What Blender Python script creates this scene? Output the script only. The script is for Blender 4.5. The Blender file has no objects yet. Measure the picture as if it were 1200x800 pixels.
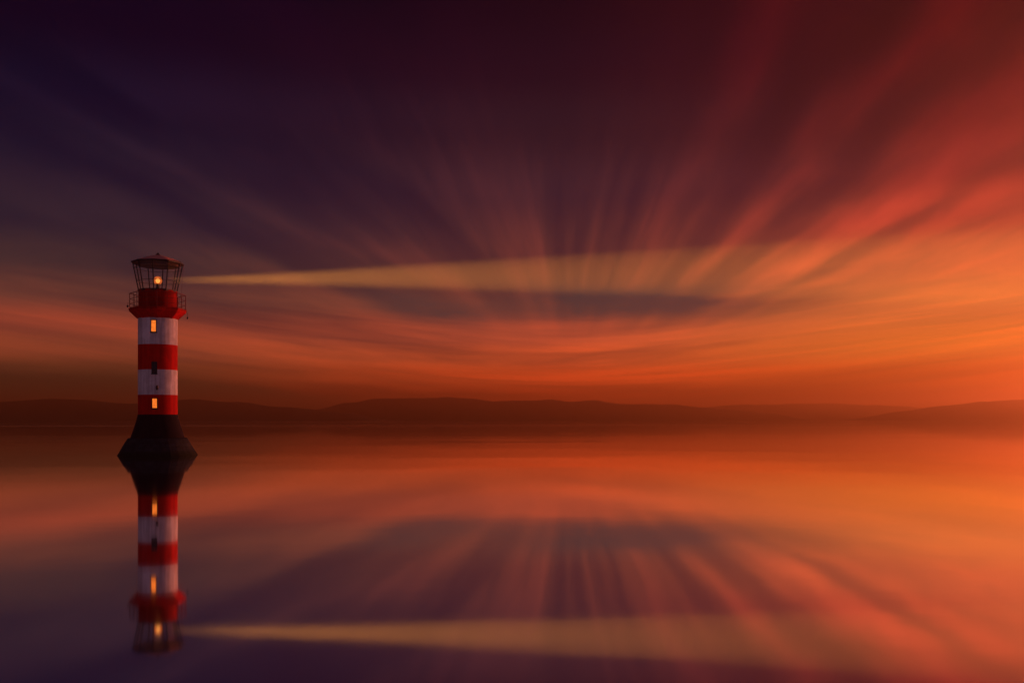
import bpy, bmesh, math, random, mathutils
from mathutils import Vector, noise as mnoise

random.seed(7)
sc = bpy.context.scene
C = sc.collection
PI = math.pi
rad = math.radians

# ------------------------------------------------------------------ camera
FPX = 1100.0                      # focal length in photo pixels (1200 wide)
CAM_H = 3.56
D0 = 20 * 1100 / 236                        # distance to the lighthouse
S = 20.0 / 236.0                  # metres per photo pixel at the lighthouse
cam_d = bpy.data.cameras.new("camera")
cam = bpy.data.objects.new("camera", cam_d)
C.objects.link(cam)
cam.location = (0, 0, CAM_H)
cam.rotation_euler = (PI / 2, 0, 0)
cam_d.sensor_width = 36
cam_d.lens = 36 * FPX / 1200
cam_d.shift_y = 91 / 1200
cam_d.clip_start = 0.1
cam_d.clip_end = 30000
sc.camera = cam

# ------------------------------------------------------------------ node helpers
def lin(c):
    def f(v):
        v /= 255
        return v / 12.92 if v <= 0.04045 else ((v + 0.055) / 1.055) ** 2.4
    return (f(c[0]), f(c[1]), f(c[2]), 1)

class V:
    """a scalar socket with arithmetic"""
    nt = None
    def __init__(s, sock): s.s = sock
    @staticmethod
    def m(op, *a, clamp=False):
        n = V.nt.nodes.new('ShaderNodeMath'); n.operation = op; n.use_clamp = clamp
        for i, x in enumerate(a):
            if isinstance(x, V): V.nt.links.new(x.s, n.inputs[i])
            else: n.inputs[i].default_value = x
        return V(n.outputs[0])
    def __add__(s, o): return V.m('ADD', s, o)
    __radd__ = __add__
    def __mul__(s, o): return V.m('MULTIPLY', s, o)
    __rmul__ = __mul__
    def __sub__(s, o): return V.m('SUBTRACT', s, o)
    def __rsub__(s, o): return V.m('SUBTRACT', o, s)
    def __truediv__(s, o): return V.m('DIVIDE', s, o)

def smooth(x, a, b):
    n = V.nt.nodes.new('ShaderNodeMapRange'); n.interpolation_type = 'SMOOTHSTEP'
    V.nt.links.new(x.s, n.inputs[0])
    n.inputs[1].default_value = a; n.inputs[2].default_value = b
    return V(n.outputs[0])

def gauss(x, c, w):
    t = (x - c) * (1.0 / w)
    return V.m('EXPONENT', t * t * -1.0)

def xyz(x, y, z):
    n = V.nt.nodes.new('ShaderNodeCombineXYZ')
    for i, a in enumerate((x, y, z)):
        if isinstance(a, V): V.nt.links.new(a.s, n.inputs[i])
        else: n.inputs[i].default_value = a
    return n.outputs[0]

def noise(vec, scale, detail=2, rough=0.5, dist=0.0):
    n = V.nt.nodes.new('ShaderNodeTexNoise')
    V.nt.links.new(vec, n.inputs['Vector'])
    n.inputs['Scale'].default_value = scale
    n.inputs['Detail'].default_value = detail
    n.inputs['Roughness'].default_value = rough
    n.inputs['Distortion'].default_value = dist
    return V(n.outputs['Fac'])

def ramp(fac, stops, interp='EASE'):
    n = V.nt.nodes.new('ShaderNodeValToRGB')
    r = n.color_ramp; r.interpolation = interp
    stops = sorted(stops)
    while len(r.elements) < len(stops): r.elements.new(0.5)
    for e, (p, c) in zip(r.elements, stops):
        e.position = min(1, max(0, p))
        e.color = c if not isinstance(c, (int, float)) else (c, c, c, 1)
    V.nt.links.new(fac.s, n.inputs[0])
    return n.outputs[0]

def mixc(fac, a, b, mode='MIX'):
    n = V.nt.nodes.new('ShaderNodeMix'); n.data_type = 'RGBA'; n.blend_type = mode
    for i, x in ((0, fac), (6, a), (7, b)):
        if isinstance(x, V): V.nt.links.new(x.s, n.inputs[i])
        elif isinstance(x, bpy.types.NodeSocket): V.nt.links.new(x, n.inputs[i])
        elif isinstance(x, (int, float)): n.inputs[i].default_value = x
        else: n.inputs[i].default_value = x if len(x) == 4 else (*x, 1)
    return n.outputs[2]

# ------------------------------------------------------------------ sky
SUN_AZ = 53.0      # degrees to the right of the view, just outside the frame
SUN_EL = 3.0
w = bpy.data.worlds.new("World"); sc.world = w; w.use_nodes = True
nt = w.node_tree; nt.nodes.clear(); V.nt = nt
tc = nt.nodes.new('ShaderNodeTexCoord')
sep = nt.nodes.new('ShaderNodeSeparateXYZ')
nt.links.new(tc.outputs['Generated'], sep.inputs[0])
dx, dy, dz = V(sep.outputs[0]), V(sep.outputs[1]), V(sep.outputs[2])
KS = FPX / 867.0
az = V.m('ARCTAN2', dx, dy) * (180 / PI * KS)                  # 0 = view, + = right (scaled degrees)
el = V.m('ABSOLUTE', V.m('ARCSINE', dz)) * (180 / PI * KS)
t = el * (1 / 32.0)
def E(px, edge):                                               # photo row -> ramp position
    return math.degrees(math.atan((491 - px) * (0.88 if edge else 1) / FPX)) * KS / 32
colL = ramp(t, [(E(y, 1), lin(c)) for y, c in (
    (480, (52, 28, 17)), (455, (64, 38, 24)), (432, (100, 55, 35)), (405, (154, 72, 48)), (375, (152, 68, 50)), (340, (106, 60, 51)),
    (300, (62, 44, 48)), (250, (37, 30, 46)), (180, (23, 19, 41)), (100, (10, 8, 35)), (0, (5, 0, 22)))])
colM = ramp(t, [(E(y, 0), lin(c)) for y, c in (
    (485, (196, 57, 18)), (465, (206, 64, 22)), (440, (238, 84, 36)), (420, (236, 94, 48)), (395, (208, 88, 56)), (360, (110, 60, 52)),
    (300, (78, 42, 46)), (230, (53, 30, 43)), (150, (33, 16, 31)), (80, (22, 4, 23)), (0, (13, 0, 16)))])
colR = ramp(t, [(E(y, 1), lin(c)) for y, c in (
    (485, (140, 40, 8)), (465, (160, 48, 10)), (440, (210, 82, 18)), (400, (220, 114, 40)), (350, (190, 106, 54)), (300, (168, 82, 52)),
    (240, (134, 50, 42)), (190, (96, 31, 34)), (120, (70, 17, 25)), (60, (64, 10, 20)), (0, (56, 5, 16)))])
wR = smooth(az, 2, 35)
wL = smooth(az, 6, -30)
base = mixc(wR, colM, colR)
base = mixc(wL, base, colL)

# clouds drawn out into streaks that fan from a point on the horizon
A0, E0 = 4.3, 1.6
u = az - A0; v = el - E0
r = V.m('SQRT', u * u + v * v) + 0.05
phi = V.m('ARCTAN2', v, u) * (180 / PI)
cs, sn = u / r, v / r
wob = noise(xyz(cs * 1.3, sn * 1.3, r * 0.05), 1.6, 2) - 0.5
wob2 = noise(xyz(cs * 4.5, sn * 4.5, r * 0.11), 1.0, 3, 0.55) - 0.5
arch = smooth(phi, 95, 125) * (1.0 - smooth(phi, 144, 160))       # on the left the streaks bow over
phi2 = phi + (wob * 9.0 + wob2 * 9.0) * smooth(r, 2, 14) - V.m('MAXIMUM', r - 12.0, 0.0) * arch * 1.25
prof = ramp(phi2 * (1 / 180.0), [(a / 180, b) for a, b in (
    (0, .5), (12, .5), (17, .62), (21, .52), (24, .72), (26.5, .42), (30.5, .84), (33, .6), (37.5, .2), (42.5, .76), (48.5, .1),
    (54, .42), (60, .7), (66, .42), (71, .15), (75, .52), (78, .3), (81, .56), (84, .32), (88, .45), (93, .2), (101, .7), (108, .62),
    (114, .66), (121, .22), (127, .3), (134, .66), (141, .4), (149, .18), (157, .58), (165, .35), (172, .5))], 'EASE')
prof = V(prof)
fine = noise(xyz(cs * 11, sn * 11, r * 0.075), 1.0, 5, 0.62, 0.5)
fine2 = noise(xyz(cs * 3, sn * 3, r * 0.05), 1.3, 3, 0.55)
st = prof * 0.8 + (fine - 0.5) * 0.62 + (fine2 - 0.5) * 0.5 + 0.12
wst = smooth(v, 4.0, 10.0) * (1.0 - smooth(el, 20, 38) * 0.25)
mid = smooth(phi, 62, 72) * (1.0 - smooth(phi, 100, 112))
wst = wst * (1.0 - mid * smooth(el, 14, 22) * 0.75)
wst = wst * (0.35 + noise(xyz(cs * 4, sn * 4, r * 0.13), 1.0, 3, 0.55) * 1.3)
st = 0.5 + (st - 0.5) * wst
tint = ramp(st, [(0.0, (0.36, 0.46, 0.72, 1)), (0.3, (0.56, 0.68, 0.92, 1)), (0.5, (1, 1, 1, 1)), (0.72, (1.75, 1.35, 1.12, 1)), (1, (2.5, 1.75, 1.3, 1))], 'LINEAR')
col = mixc(1.0, base, tint, 'MULTIPLY')

# level bands of cloud low over the horizon
bw = noise(xyz(az * 0.018, el * 0.42 + V.m('SQRT', (az - 4.0) * (az - 4.0) + 90.0) * -0.05, 2.7), 1.6, 5, 0.62, 0.5)
bands = 0.5 + (bw - 0.5) * 1.9 * (1.0 - smooth(el, 6.5, 12))
tint2 = ramp(bands, [(0.12, (0.5, 0.6, 0.85, 1)), (0.5, (1, 1, 1, 1)), (0.88, (1.5, 1.3, 1.08, 1))], 'LINEAR')
col = mixc(1.0, col, tint2, 'MULTIPLY')
# slate clouds that the sun has left
ragg = noise(xyz(az * 0.1, el * 0.5, 9.1), 1.2, 4, 0.6) * 1.5
blob = gauss(az, 9.0, 10.0) * gauss(el, 8.9, 1.5) + gauss(az, -6.5, 4.5) * gauss(el + az * 0.16, 7.4, 1.0) * 0.8
blob = V.m('MINIMUM', blob * ragg * (0.55 + fine) * 1.25, 0.9)
col = mixc(blob, col, lin((44, 54, 58)))
# a dull bank of cloud lying along the horizon on the left
top = 3.3 - smooth(az, -28, -8) * 1.9 + (noise(xyz(az * 0.12, 4.0, 2.0), 1.0, 3, 0.5) - 0.5) * 0.9
bank = smooth(top - el, -0.25, 0.5) * (1.0 - smooth(az, -16, -8)) * 0.72
col = mixc(bank, col, lin((60, 44, 28)))
# the glow round the sun, which stands beyond the right of the frame
glow = gauss(az, SUN_AZ * KS, 18.0) * gauss(el, 3.0, 9.0)
col = mixc(glow, col, (0.60, 0.13, 0.02, 1))
# the unseen sky behind the viewer, brightened to fill the tower's shaded side
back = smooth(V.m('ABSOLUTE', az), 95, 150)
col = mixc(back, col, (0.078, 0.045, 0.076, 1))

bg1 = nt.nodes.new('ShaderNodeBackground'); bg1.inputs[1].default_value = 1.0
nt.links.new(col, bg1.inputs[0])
sky = nt.nodes.new('ShaderNodeTexSky'); sky.sky_type = 'NISHITA'; sky.sun_disc = False
sky.sun_elevation = rad(SUN_EL); sky.sun_rotation = rad(SUN_AZ)
bg2 = nt.nodes.new('ShaderNodeBackground'); bg2.inputs[1].default_value = 0.001
nt.links.new(sky.outputs[0], bg2.inputs[0])
add = nt.nodes.new('ShaderNodeAddShader')
nt.links.new(bg1.outputs[0], add.inputs[0]); nt.links.new(bg2.outputs[0], add.inputs[1])
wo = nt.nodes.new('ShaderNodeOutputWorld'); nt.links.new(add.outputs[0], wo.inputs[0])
w.cycles.sampling_method = 'MANUAL'; w.cycles.sample_map_resolution = 1024

# ------------------------------------------------------------------ sun
sd = bpy.data.lights.new("sun", 'SUN'); sd.energy = 5.0; sd.angle = rad(3.0); sd.color = (1.0, 0.25, 0.15)
so = bpy.data.objects.new("sun", sd); C.objects.link(so)
dirn = Vector((math.sin(rad(SUN_AZ)) * math.cos(rad(SUN_EL)), math.cos(rad(SUN_AZ)) * math.cos(rad(SUN_EL)), math.sin(rad(SUN_EL))))
so.rotation_euler = dirn.to_track_quat('Z', 'Y').to_euler()
so.location = (300, 200, 60)

# ------------------------------------------------------------------ exposure, sampling
vs = sc.view_settings
vs.view_transform = 'Standard'; vs.look = 'None'; vs.exposure = 0.1; vs.gamma = 1.0; vs.use_curve_mapping = False
cy = sc.cycles
cy.use_denoising = True
try: cy.denoiser = 'OPENIMAGEDENOISE'
except Exception: pass
cy.max_bounces = 6; cy.diffuse_bounces = 2; cy.glossy_bounces = 4; cy.transparent_max_bounces = 12; cy.volume_bounces = 0
cy.caustics_reflective = True; cy.caustics_refractive = False
cy.sample_clamp_indirect = 4.0
cy.use_adaptive_sampling = False

# ------------------------------------------------------------------ mesh helpers
def obj(name, bm, mats, parent=None, smooth_=False):
    me = bpy.data.meshes.new(name)
    bmesh.ops.recalc_face_normals(bm, faces=bm.faces)
    bm.to_mesh(me); bm.free()
    for m in (mats if isinstance(mats, (list, tuple)) else [mats]): me.materials.append(m)
    if smooth_:
        for p in me.polygons: p.use_smooth = True
    o = bpy.data.objects.new(name, me); C.objects.link(o)
    if parent: o.parent = parent
    return o

def tag(o, label=None, cat=None, group=None, kind=None):
    for k, x in (('label', label), ('category', cat), ('group', group), ('kind', kind)):
        if x: o[k] = x
    return o

def lathe(bm, prof, n=64, phase=0.0, mats=None, close=False):
    """prof: (radius, z) from bottom to top; phase 0 puts a corner towards the viewer"""
    rings = []
    for (rr, z) in prof:
        if rr < 1e-5: rings.append([bm.verts.new((0, 0, z))])
        else: rings.append([bm.verts.new((rr * math.sin(phase + 2 * PI * k / n), -rr * math.cos(phase + 2 * PI * k / n), z)) for k in range(n)])
    pairs = list(zip(rings, rings[1:]))
    if close: pairs.append((rings[-1], rings[0]))
    for i, (a, b) in enumerate(pairs):
        for k in range(n):
            k2 = (k + 1) % n
            if len(a) == 1 and len(b) == 1: continue
            if len(a) == 1: f = bm.faces.new((a[0], b[k2], b[k]))
            elif len(b) == 1: f = bm.faces.new((a[k], a[k2], b[0]))
            else: f = bm.faces.new((a[k], a[k2], b[k2], b[k]))
            if mats: f.material_index = mats[i]
    return bm

def ring_pt(rr, deg, z):
    a = rad(deg)
    return Vector((rr * math.sin(a), -rr * math.cos(a), z))

def tube(bm, pts, rr, n=6, closed=False):
    pts = [Vector(p) for p in pts]
    rings = []
    N = len(pts)
    for i, p in enumerate(pts):
        if closed: d = pts[(i + 1) % N] - pts[i - 1]
        else: d = pts[min(i + 1, N - 1)] - pts[max(i - 1, 0)]
        d.normalize()
        up = Vector((0, 0, 1)) if abs(d.z) < 0.9 else Vector((1, 0, 0))
        a = d.cross(up).normalized(); b = d.cross(a)
        rings.append([bm.verts.new(p + a * rr * math.cos(2 * PI * k / n) + b * rr * math.sin(2 * PI * k / n)) for k in range(n)])
    for i in range(N if closed else N - 1):
        A, B = rings[i], rings[(i + 1) % N]
        for k in range(n): bm.faces.new((A[k], A[(k + 1) % n], B[(k + 1) % n], B[k]))
    if not closed:
        bm.faces.new(rings[0]); bm.faces.new(rings[-1])
    return bm

def box(bm, c, ux, uy, uz, hx, hy, hz):
    c = Vector(c); vs_ = []
    for sx in (-1, 1):
        for sy in (-1, 1):
            for sz in (-1, 1): vs_.append(bm.verts.new(c + ux * hx * sx + uy * hy * sy + uz * hz * sz))
    for q in ((0, 1, 3, 2), (4, 6, 7, 5), (0, 4, 5, 1), (2, 3, 7, 6), (0, 2, 6, 4), (1, 5, 7, 3)):
        bm.faces.new([vs_[i] for i in q])
    return bm

# ------------------------------------------------------------------ materials
def new_mat(name):
    m = bpy.data.materials.new(name); m.use_nodes = True
    V.nt = m.node_tree
    b = m.node_tree.nodes['Principled BSDF']
    return m, b

def paint(name, col, dark, rough=0.55, bump=0.25, spec=0.25):
    m, b = new_mat(name); nt = m.node_tree
    tc = nt.nodes.new('ShaderNodeTexCoord'); s = nt.nodes.new('ShaderNodeSeparateXYZ')
    nt.links.new(tc.outputs['Object'], s.inputs[0])
    x, y, z = (V(o) for o in s.outputs)
    streak = noise(xyz(x, y, z * 0.06), 3.2, 5, 0.65)
    patch = noise(tc.outputs['Object'], 0.8, 4, 0.6)
    f = smooth(streak * 0.6 + patch * 0.4, 0.40, 0.66)
    c = mixc(f, (*dark, 1), (*col, 1))
    nt.links.new(c, b.inputs['Base Color'])
    b.inputs['Roughness'].default_value = rough
    b.inputs['Specular IOR Level'].default_value = spec
    bp = nt.nodes.new('ShaderNodeBump'); bp.inputs['Strength'].default_value = bump; bp.inputs['Distance'].default_value = 0.03
    nt.links.new(noise(tc.outputs['Object'], 7, 4, 0.6).s, bp.inputs['Height'])
    nt.links.new(bp.outputs[0], b.inputs['Normal'])
    return m

def stone(name, col, dark):
    m, b = new_mat(name); nt = m.node_tree
    tc = nt.nodes.new('ShaderNodeTexCoord'); s = nt.nodes.new('ShaderNodeSeparateXYZ')
    nt.links.new(tc.outputs['Object'], s.inputs[0])
    x, y, z = (V(o) for o in s.outputs)
    ang = V.m('ARCTAN2', x, y) * 3.2
    br = nt.nodes.new('ShaderNodeTexBrick')
    nt.links.new(xyz(ang, z, 0), br.inputs['Vector'])
    br.inputs['Color1'].default_value = (*col, 1); br.inputs['Color2'].default_value = (*[c * 0.75 for c in col], 1)
    br.inputs['Mortar'].default_value = (*[c * 0.4 for c in dark], 1)
    br.inputs['Scale'].default_value = 1.0; br.inputs['Brick Width'].default_value = 1.1; br.inputs['Row Height'].default_value = 0.42
    br.inputs['Mortar Size'].default_value = 0.018
    pn = noise(tc.outputs['Object'], 1.4, 5, 0.65)
    c = mixc(smooth(pn, 0.4, 0.65), br.outputs['Color'], (*dark, 1))
    c = mixc(smooth(z + (pn - 0.5) * 0.5, 0.55, 0.2), c, (0.012, 0.016, 0.010, 1))      # weed and wet at the waterline
    nt.links.new(c, b.inputs['Base Color'])
    b.inputs['Roughness'].default_value = 0.8; b.inputs['Specular IOR Level'].default_value = 0.1
    bp = nt.nodes.new('ShaderNodeBump'); bp.inputs['Strength'].default_value = 0.6; bp.inputs['Distance'].default_value = 0.06
    nt.links.new((noise(tc.outputs['Object'], 4, 5, 0.65) * 0.6 - V(br.outputs['Fac']) * 0.6).s, bp.inputs['Height'])
    nt.links.new(bp.outputs[0], b.inputs['Normal'])
    return m

def emit(name, col, strength, var=0.0):
    m, b = new_mat(name); nt = m.node_tree
    tc = nt.nodes.new('ShaderNodeTexCoord')
    c = (*col, 1)
    b.inputs['Base Color'].default_value = (0.05, 0.03, 0.02, 1)
    if var:
        f = noise(tc.outputs['Object'], 3.5, 3, 0.6)
        cc = mixc(smooth(f, 0.35, 0.65), (*[k * (1 - var) for k in col], 1), c)
        nt.links.new(cc, b.inputs['Emission Color'])
    else: b.inputs['Emission Color'].default_value = c
    b.inputs['Emission Strength'].default_value = strength
    return m

M_white = paint('white_paint', (0.80, 0.78, 0.78), (0.48, 0.45, 0.45), 0.8, 0.25, 0.06)
M_red = paint('red_paint', (0.62, 0.010, 0.008), (0.40, 0.008, 0.007), 0.8, 0.25, 0.06)
M_maroon = paint('maroon_paint', (0.42, 0.009, 0.007), (0.26, 0.007, 0.006), 0.8, 0.25, 0.06)
M_base = paint('black_paint', (0.022, 0.012, 0.018), (0.010, 0.007, 0.010), 0.8, 0.25, 0.06)
M_stone = stone('dark_stone', (0.034, 0.037, 0.044), (0.014, 0.015, 0.018))
M_iron = paint('black_iron', (0.018, 0.016, 0.017), (0.010, 0.009, 0.010), 0.5)
M_redrail = paint('red_iron', (0.24, 0.015, 0.012), (0.13, 0.010, 0.010), 0.5)
M_roof = paint('roof_copper', (0.85, 0.40, 0.28), (0.70, 0.31, 0.21), 0.42, 0.15, 0.5)
M_ceil = paint('lantern_ceiling', (0.16, 0.09, 0.07), (0.10, 0.055, 0.045), 0.7)
M_brass = paint('lamp_brass', (0.10, 0.06, 0.03), (0.05, 0.03, 0.02), 0.4)
M_window = emit('lit_window_glow', (1.0, 0.20, 0.022), 1.15, 0.35)
M_bulb = emit('lamp_glow', (1.0, 0.40, 0.08), 1.8)
M_halo = emit('lamp_halo_glow', (1.0, 0.17, 0.02), 0.8)  # emission stands in for the orange halo round the bulb
M_halo.node_tree.nodes['Principled BSDF'].inputs['Alpha'].default_value = 0.42
m, b = new_mat('dark_glass'); M_dark = m
b.inputs['Base Color'].default_value = (0.012, 0.013, 0.015, 1); b.inputs['Roughness'].default_value = 0.12
# thin lantern glass: mostly clear with a faint reflection
m = bpy.data.materials.new('lantern_glass'); m.use_nodes = True; M_glass = m
nt = m.node_tree; nt.nodes.clear(); V.nt = nt
tr = nt.nodes.new('ShaderNodeBsdfTransparent'); tr.inputs[0].default_value = (0.93, 0.93, 0.93, 1)
gl = nt.nodes.new('ShaderNodeBsdfGlossy'); gl.inputs['Roughness'].default_value = 0.03; gl.inputs[0].default_value = (1, 1, 1, 1)
mx = nt.nodes.new('ShaderNodeMixShader'); mx.inputs[0].default_value = 0.025; nt.links.new(tr.outputs[0], mx.inputs[1]); nt.links.new(gl.outputs[0], mx.inputs[2])
o_ = nt.nodes.new('ShaderNodeOutputMaterial'); nt.links.new(mx.outputs[0], o_.inputs[0])

# ------------------------------------------------------------------ water
m = bpy.data.materials.new('still_water'); m.use_nodes = True
nt = m.node_tree; nt.nodes.clear(); V.nt = nt
tc = nt.nodes.new('ShaderNodeTexCoord'); s = nt.nodes.new('ShaderNodeSeparateXYZ')
nt.links.new(tc.outputs['Object'], s.inputs[0]); x, y, z = (V(o) for o in s.outputs)
h = noise(xyz(x * 0.03, y * 0.055, 0), 1.0, 1, 0.4) * 0.07 + noise(xyz(x * 0.4, y * 0.8, 3.0), 1.0, 1, 0.5) * 0.002
bp = nt.nodes.new('ShaderNodeBump'); bp.inputs['Strength'].default_value = 0.5; bp.inputs['Distance'].default_value = 1.0
nt.links.new(h.s, bp.inputs['Height'])
gl = nt.nodes.new('ShaderNodeBsdfGlossy'); gl.distribution = 'GGX'
rgh = 0.028 + smooth(noise(xyz(x * 0.0022, y * 0.009, 1.0), 1.0, 4, 0.6), 0.3, 0.7) * 0.035
lane = smooth(noise(xyz(x * 0.0009, y * 0.0085, 5.0), 1.0, 4, 0.65), 0.52, 0.68) * smooth(y, 150, 500)      # breeze lanes towards the far shore
rgh = rgh + lane * 0.05
nt.links.new(rgh.s, gl.inputs['Roughness'])
gl.inputs[0].default_value = (0.99, 0.975, 0.985, 1)
nt.links.new(bp.outputs[0], gl.inputs['Normal'])
df = nt.nodes.new('ShaderNodeBsdfDiffuse'); df.inputs[0].default_value = (0.012, 0.014, 0.016, 1)
lw = nt.nodes.new('ShaderNodeLayerWeight'); lw.inputs[0].default_value = 0.3
fac = V(lw.outputs['Facing']) * 0.04 + 0.95
mx = nt.nodes.new('ShaderNodeMixShader'); nt.links.new(fac.s, mx.inputs[0]); nt.links.new(df.outputs[0], mx.inputs[1]); nt.links.new(gl.outputs[0], mx.inputs[2])
o_ = nt.nodes.new('ShaderNodeOutputMaterial'); nt.links.new(mx.outputs[0], o_.inputs[0])
M_water = m
HX, YN, YF = 4800, -400, 4800
bm = bmesh.new()
NX, NY = 40, 40
g = [[bm.verts.new((-HX + 2 * HX * i / NX, YN + (YF - YN) * j / NY, 0)) for i in range(NX + 1)] for j in range(NY + 1)]
for j in range(NY):
    for i in range(NX): bm.faces.new((g[j][i], g[j][i + 1], g[j + 1][i + 1], g[j + 1][i]))
tag(obj('water', bm, M_water), 'glassy orange water mirroring the sunset sky', 'water', kind='structure')

# ------------------------------------------------------------------ hills
m, b = new_mat('hill_forest'); nt = m.node_tree
tc = nt.nodes.new('ShaderNodeTexCoord')
c = mixc(smooth(noise(tc.outputs['Object'], 0.02, 6, 0.65), 0.35, 0.65), (0.040, 0.046, 0.026, 1), (0.095, 0.080, 0.046, 1))
nt.links.new(c, b.inputs['Base Color']); b.inputs['Roughness'].default_value = 0.95; b.inputs['Specular IOR Level'].default_value = 0.1
M_hill = m

def hill(label, D, pts, depth, seed):
    """pts: (photo column, photo row of the crest) -> a ridge of real size at distance D"""
    k = D / FPX
    P = [((px - 600) * k, max(0.0, (491 - py) * k + CAM_H)) for px, py in pts]
    x0, x1 = P[0][0], P[-1][0]
    nx = max(60, int((x1 - x0) / (3 * D / 1000))); ny = 34
    def crest(xx):
        for (a, ha), (b_, hb) in zip(P, P[1:]):
            if a <= xx <= b_:
                q = (xx - a) / (b_ - a); q = q * q * (3 - 2 * q)
                return ha + (hb - ha) * q
        return 0.0
    bm = bmesh.new(); rows = []
    for j in range(ny + 1):
        tt = j / ny; row = []
        for i in range(nx + 1):
            xx = x0 + (x1 - x0) * i / nx
            hh = crest(xx)
            sh = math.sin(PI * tt) ** 0.9
            p = Vector((xx * 0.006, tt * 3.0, seed))
            rel = mnoise.fractal(p, 0.9, 2.1, 5) * 0.22
            wood = mnoise.fractal(Vector((xx * 0.012, tt * 12, seed + 5)), 0.7, 2.1, 5) * D * 0.0009
            z_ = hh * sh * (1 + rel * (1 - 0.75 * sh)) + (wood if hh > 4 else 0) * sh
            row.append(bm.verts.new((xx, D - depth / 2 + depth * tt, max(z_, 0) if 0 < j < ny else -0.4)))
        rows.append(row)
    for j in range(ny):
        for i in range(nx): bm.faces.new((rows[j][i], rows[j][i + 1], rows[j + 1][i + 1], rows[j + 1][i]))
    return tag(obj('hills', bm, M_hill, None, True), label, 'hills', kind='structure')

hill('dark low hills directly behind the lighthouse', 2500,
     [(-520, 484), (-380, 472), (-250, 468), (-100, 472), (0, 470.5), (40, 468), (90, 468.5), (140, 472.5), (180, 472), (225, 468), (275, 471), (330, 477), (400, 483), (460, 495)], 360, 4.1)
hill('long uneven brown hills across the middle of the far shore', 3300,
     [(320, 494), (370, 480), (410, 472), (445, 467.5), (500, 466.5), (545, 467), (585, 470.5), (615, 468.5), (645, 467.5), (668, 471), (695, 469), (730, 474), (790, 474.5), (840, 479), (900, 484), (940, 494)], 420, 7.7)
hill('faintest flat hills on the horizon right of centre', 4100,
     [(720, 494), (800, 479), (880, 474), (950, 473), (1020, 474), (1090, 478), (1180, 481), (1300, 480), (1420, 494)], 500, 11.2)
hill('dark hills rising at the right end of the far shore', 2800,
     [(1000, 494), (1060, 482), (1105, 475), (1150, 471), (1200, 468), (1260, 465), (1340, 466), (1450, 474), (1600, 494)], 380, 15.9)

# ------------------------------------------------------------------ haze
m = bpy.data.materials.new('haze_air'); m.use_nodes = True
nt = m.node_tree; nt.nodes.clear()
pv = nt.nodes.new('ShaderNodeVolumePrincipled')
pv.inputs['Color'].default_value = (0.95, 0.50, 0.22, 1)
pv.inputs['Density'].default_value = 0.00052
pv.inputs['Anisotropy'].default_value = 0.88
o_ = nt.nodes.new('ShaderNodeOutputMaterial'); nt.links.new(pv.outputs[0], o_.inputs['Volume'])
bm = bmesh.new()
ZT = 98
box(bm, (0, (YN + YF) / 2, (ZT - 1.5) / 2), Vector((1, 0, 0)), Vector((0, 1, 0)), Vector((0, 0, 1)), HX + 60, (YF - YN) / 2 + 60, (ZT + 1.5) / 2)
tag(obj('haze', bm, m), 'warm dusk haze lying over the water and the far hills', 'haze', kind='stuff')

# ------------------------------------------------------------------ lighthouse
LX = (185.0 - 600) * D0 / FPX
LH = bpy.data.objects.new('lighthouse', None); C.objects.link(LH)
YAW = math.atan2(-LX, D0)        # its front, with the windows, faces the viewer
LH.location = (LX, D0, 0); LH.rotation_euler = (0, 0, YAW); LH.scale = (0.94, 0.94, 1)
tag(LH, 'red and white banded lighthouse with lit lantern on a dark stone base', 'lighthouse')
def Z(py): return (533.5 - py) * S

# stone foundation, a little irregular
bm = bmesh.new()
lathe(bm, [(4.25, -0.5), (3.98, 0.0), (3.62, 0.62), (3.30, 1.15), (3.02, 1.62), (2.94, 1.70), (2.62, 1.72)], 28, 0.1)
for v_ in bm.verts:
    k = 1 + 0.022 * mnoise.noise(v_.co * 0.9)
    v_.co.x *= k; v_.co.y *= k
obj('foundation', bm, M_stone, LH)
# flared black footing
bm = bmesh.new()
pr = []
for i in range(13):
    q = i / 12
    pr.append((1.98 + 0.74 * (1 - q) ** 1.18, 1.69 + (Z(486) - 1.69) * q))
lathe(bm, pr, 72)
obj('footing', bm, M_base, LH, True)
# shaft with painted bands
bm = bmesh.new()
R0 = 23.2 * S
edges = [486, 463.2, 434.2, 405, 374.5]
pr, mi = [], []
for k, (a, b_) in enumerate(zip(edges, edges[1:])):
    for q in range(8):
        pr.append((R0, Z(a + (b_ - a) * q / 8))); mi.append(k % 2)
pr.append((R0, Z(edges[-1])))
lathe(bm, pr, 96, 0, mi)
obj('tower_shaft', bm, [M_red, M_white], LH, True)

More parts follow.
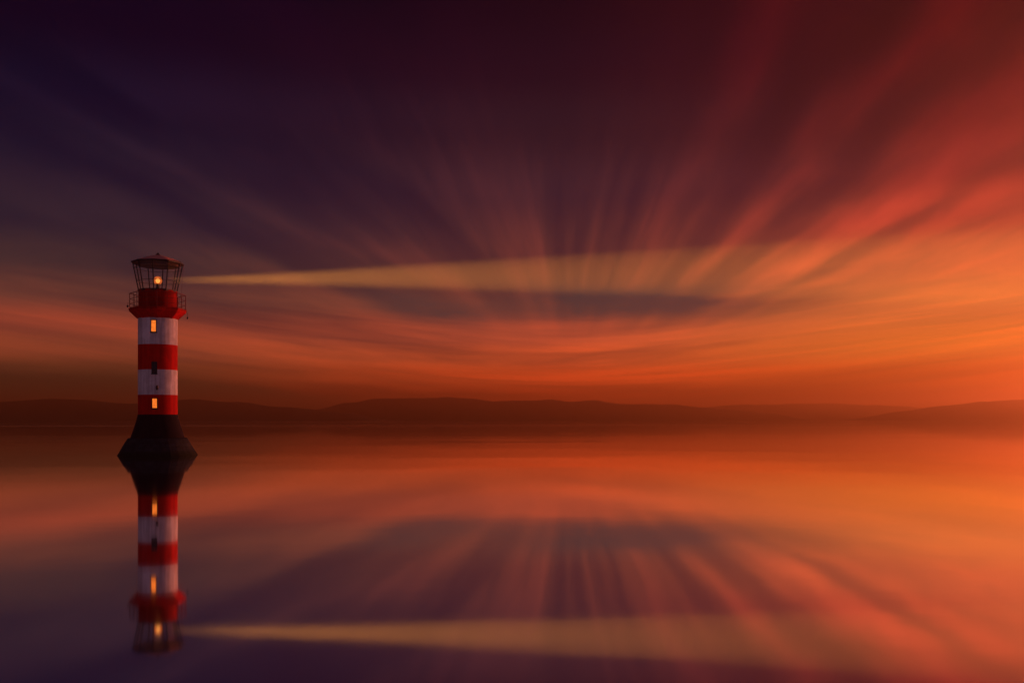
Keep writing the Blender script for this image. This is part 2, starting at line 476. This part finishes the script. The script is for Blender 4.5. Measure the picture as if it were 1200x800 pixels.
# windows
def window(py0, py1, deg, lit):
    zc, hz = (Z(py0) + Z(py1)) / 2, abs(Z(py0) - Z(py1)) / 2
    n_ = ring_pt(1, deg, 0); uz = Vector((0, 0, 1)); ux = uz.cross(n_).normalized()
    hw = 0.225
    c = n_ * (R0 - 0.02) + uz * zc
    bm = bmesh.new()
    ft = 0.055
    for s_ in (-1, 1):
        box(bm, c + ux * s_ * (hw + ft / 2), ux, n_, uz, ft / 2, 0.075, hz + ft)
        box(bm, c + uz * s_ * (hz + ft / 2), ux, n_, uz, hw, 0.073, ft / 2)
    w_ = obj('window', bm, M_iron, LH)
    w_['label'] = 'window lit orange from inside' if lit else 'unlit dark window across two bands'
    bm = bmesh.new(); box(bm, c + n_ * 0.035, ux, n_, uz, hw, 0.012, hz)
    obj('pane', bm, M_window if lit else M_dark, w_)
    bm = bmesh.new(); box(bm, c + n_ * 0.055, ux, n_, uz, 0.012, 0.012, hz)
    box(bm, c + n_ * 0.054, ux, n_, uz, hw, 0.010, 0.012)
    if not lit: obj('glazing_bar', bm, M_iron, w_)
    else: bm.free()
    bm = bmesh.new(); box(bm, c - uz * (hz + ft + 0.03) + n_ * 0.05, ux, n_, uz, hw + 0.10, 0.09, 0.03)
    obj('sill', bm, M_iron, w_)
window(378.0, 390.8, -12, True)
window(426.0, 438.5, -10, False)
window(467.8, 478.6, -9, True)
# small bracket light on the lower white band
bm = bmesh.new()
n_ = ring_pt(1, -2, 0); uz = Vector((0, 0, 1)); ux = uz.cross(n_).normalized()
c = n_ * (R0 + 0.10) + uz * Z(455.5)
lathe_pts = [(0.0, -0.22), (0.09, -0.20), (0.13, 0.0), (0.13, 0.14), (0.05, 0.24), (0.0, 0.25)]
lathe(bm, lathe_pts, 12)
for v_ in bm.verts: v_.co += c + n_ * 0.05
box(bm, c - n_ * 0.06 + uz * 0.04, ux, n_, uz, 0.05, 0.10, 0.05)
obj('wall_lamp', bm, M_iron, LH)

# gallery: octagonal flared deck
bm = bmesh.new()
zg0, zg1, zg2 = Z(374.8), Z(366.3), Z(363.2)
lathe(bm, [(R0 * 0.9, zg0 + 0.01), (R0 * 1.01, zg0), (R0 * 1.06, zg0 + 0.05), (33.3 * S, zg1), (33.5 * S, zg2), (33.1 * S, zg2 + 0.03), (1.2, zg2 + 0.03)], 8, rad(-2))
gal = obj('gallery', bm, M_red, LH)
bm = bmesh.new()
lathe(bm, [(33.6 * S, zg2 - 0.16), (33.9 * S, zg2 - 0.14), (33.9 * S, zg2 + 0.02), (33.4 * S, zg2 + 0.05)], 8, rad(-2), None, True)
obj('deck_edge', bm, M_maroon, gal)
# railing
zr = Z(345.5)
rail = bpy.data.objects.new('railing', None); C.objects.link(rail); rail.parent = LH
RR = 32.6 * S
for q in range(16):
    if q % 2 == 0: p0 = ring_pt(RR, -2 + 22.5 * q, zg2)
    else: p0 = (ring_pt(RR, -2 + 22.5 * (q - 1), zg2) + ring_pt(RR, -2 + 22.5 * (q + 1), zg2)) / 2
    p1 = p0.copy(); p1.z = zr - (0.0 if q % 2 else 0.0)
    bm = bmesh.new(); tube(bm, [p0, p1], 0.040 if q % 2 == 0 else 0.026, 6)
    obj('railing_post', bm, M_redrail, rail)
for zz, rr in ((zr, 0.036), (zg2 + (zr - zg2) * 0.64, 0.022), (zg2 + (zr - zg2) * 0.32, 0.022), (zg2 + 0.12, 0.02)):
    bm = bmesh.new(); tube(bm, [ring_pt(RR, -2 + 45 * q, zz) for q in range(8)], rr, 6, True)
    obj('rail', bm, M_redrail, rail)
# little lamps hung outside the railing at either end
for deg, py in ((90, 371.8), (-92, 360.5)):
    bm = bmesh.new()
    lathe(bm, [(0, -0.12), (0.09, -0.09), (0.10, 0.05), (0.04, 0.12), (0, 0.13)], 10)
    c = ring_pt(35.0 * S, deg, Z(py))
    for v_ in bm.verts: v_.co += c
    tube(bm, [c + Vector((0, 0, 0.11)), ring_pt(35.0 * S, deg, Z(py) + 0.35), ring_pt(33.6 * S, deg, max(zg2, Z(py) + 0.3))], 0.016, 5)
    obj('outer_lamp', bm, M_iron, LH)

# drum below the lantern
bm = bmesh.new()
RD = 22.7 * S
zd = Z(341.5)
lathe(bm, [(RD, zg2 - 0.02), (RD, zd)], 60)
drum = obj('drum', bm, M_maroon, LH, True)
bm = bmesh.new()
lathe(bm, [(RD + 0.02, zd - 0.13), (RD + 0.07, zd - 0.12), (RD + 0.07, zd + 0.07), (RD - 0.25, zd + 0.07), (RD - 0.25, zd - 0.13)], 10, rad(-12), None, True)
obj('drum_coping', bm, M_iron, drum)
n_ = ring_pt(1, 150, 0); ux = uz.cross(n_).normalized()
bm = bmesh.new(); box(bm, n_ * (RD + 0.01) + uz * (zg2 + 0.90), ux, n_, uz, 0.38, 0.04, 0.86); obj('door', bm, M_iron, drum)

# lantern room: ten leaning uprights and clear panes
RB, RT = 22.7 * S, 29.4 * S
zb, zt = zd + 0.07, Z(309.2)
lan = bpy.data.objects.new('lantern_room', None); C.objects.link(lan); lan.parent = LH
degs = [-12 + 36 * k for k in range(10)]
for dg in degs:
    bm = bmesh.new(); tube(bm, [ring_pt(RB, dg, zb - 0.02), ring_pt(RT, dg, zt)], 0.062, 6)
    obj('upright', bm, M_iron, lan)
for k in range(10):
    bm = bmesh.new()
    a, b_ = degs[k], degs[k] + 36
    e = 0.04
    q = [ring_pt(RB - e, a, zb), ring_pt(RB - e, b_, zb), ring_pt(RT - e, b_, zt - 0.02), ring_pt(RT - e, a, zt - 0.02)]
    bm.faces.new([bm.verts.new(p) for p in q])
    obj('glass_pane', bm, M_glass, lan)
for q, rr in ((0.32, 0.022), (0.80, 0.022)):
    bm = bmesh.new()
    R_ = RB + (RT - RB) * q - 0.03
    tube(bm, [ring_pt(R_, d_, zb + (zt - zb) * q) for d_ in degs], rr, 5, True)
    obj('glazing_ring', bm, M_iron, lan)
# roof: decagon, low cone with an overhanging eave
bm = bmesh.new()
RE = 30.9 * S
lathe(bm, [(RE - 0.05, zt - 0.07), (RE + 0.02, zt - 0.06), (RE + 0.02, zt + 0.05), (RE - 0.02, zt + 0.09), (1.0, zt + 0.64), (0.30, zt + 0.80), (0.0, zt + 0.82)], 10, rad(-12), [1, 1, 1, 0, 0, 0])
roof = obj('roof', bm, [M_roof, M_iron], LH)
bm = bmesh.new()
lathe(bm, [(RE - 0.06, zt - 0.06), (RT - 0.25, zt - 0.16), (RT - 0.42, zt - 0.30), (1.2, zt - 0.22), (0.0, zt - 0.2)], 10, rad(-12))
obj('ceiling', bm, M_ceil, roof)
bm = bmesh.new()
lathe(bm, [(0.26, zt + 0.74), (0.22, zt + 0.88), (0.12, zt + 0.92), (0.15, zt + 0.98), (0.09, zt + 1.04), (0.0, zt + 1.06)], 14)
obj('finial', bm, M_iron, roof, True)
# conductor wire down the right-hand side
bm = bmesh.new(); tube(bm, [ring_pt(RE - 0.02, 82, zt), ring_pt(RB + 0.42, 84, zd - 0.1), ring_pt(RD + 0.03, 84, zg2 + 0.3)], 0.014, 5)
obj('conductor_wire', bm, M_redrail, LH)

# lamp
zl = Z(329.3)
lamp = bpy.data.objects.new('lamp', None); C.objects.link(lamp); lamp.parent = LH
bm = bmesh.new(); lathe(bm, [(0.42, zb - 0.1), (0.40, zb + 0.1), (0.20, zb + 0.22), (0.15, zl - 0.42), (0.26, zl - 0.36), (0.26, zl - 0.30), (0, zl - 0.30)], 20); obj('lamp_stand', bm, M_brass, lamp)
bm = bmesh.new(); bmesh.ops.create_uvsphere(bm, u_segments=24, v_segments=16, radius=0.23)
for v_ in bm.verts: v_.co = Vector((v_.co.x, v_.co.y, v_.co.z * 1.05 + zl))
obj('bulb', bm, M_bulb, lamp, True)
bm = bmesh.new(); lathe(bm, [(0.0, zl - 0.44), (0.26, zl - 0.36), (0.40, zl - 0.16), (0.43, zl), (0.40, zl + 0.16), (0.26, zl + 0.36), (0.0, zl + 0.44)], 24); obj('lens', bm, M_halo, lamp, True)  # glowing see-through shell added to give the bulb its halo

# the beam: a lensed lamp shining through the haze
sp = bpy.data.lights.new('beam_light', 'SPOT')
sp.energy = 0.37e9; sp.color = (1.0, 0.64, 0.20); sp.spot_size = rad(5.3); sp.spot_blend = 0.18; sp.shadow_soft_size = 0.35
sp.use_nodes = True
ln = sp.node_tree; V.nt = ln
em = next(n for n in ln.nodes if n.type == 'EMISSION')
lf = ln.nodes.new('ShaderNodeLightFalloff'); lf.inputs['Strength'].default_value = 1.0
lf2 = ln.nodes.new('ShaderNodeLightFalloff'); lf2.inputs['Strength'].default_value = 1.0; lf2.inputs['Smooth'].default_value = 150.0
st_ = V(lf.outputs['Linear']) * 0.016 + V(lf2.outputs['Quadratic']) * 0.12        # a lens gathers the light, so it thins slowly
ln.links.new(st_.s, em.inputs['Strength'])
spo = bpy.data.objects.new('beam_light', sp); C.objects.link(spo); spo.parent = lamp
bd = Vector((-1, 0, -0.0148)).normalized(); bd.rotate(mathutils.Euler((0, 0, -YAW)))
spo.location = -0.55 * bd + Vector((0, 0, zl))
spo.rotation_euler = bd.to_track_quat('Z', 'Y').to_euler()
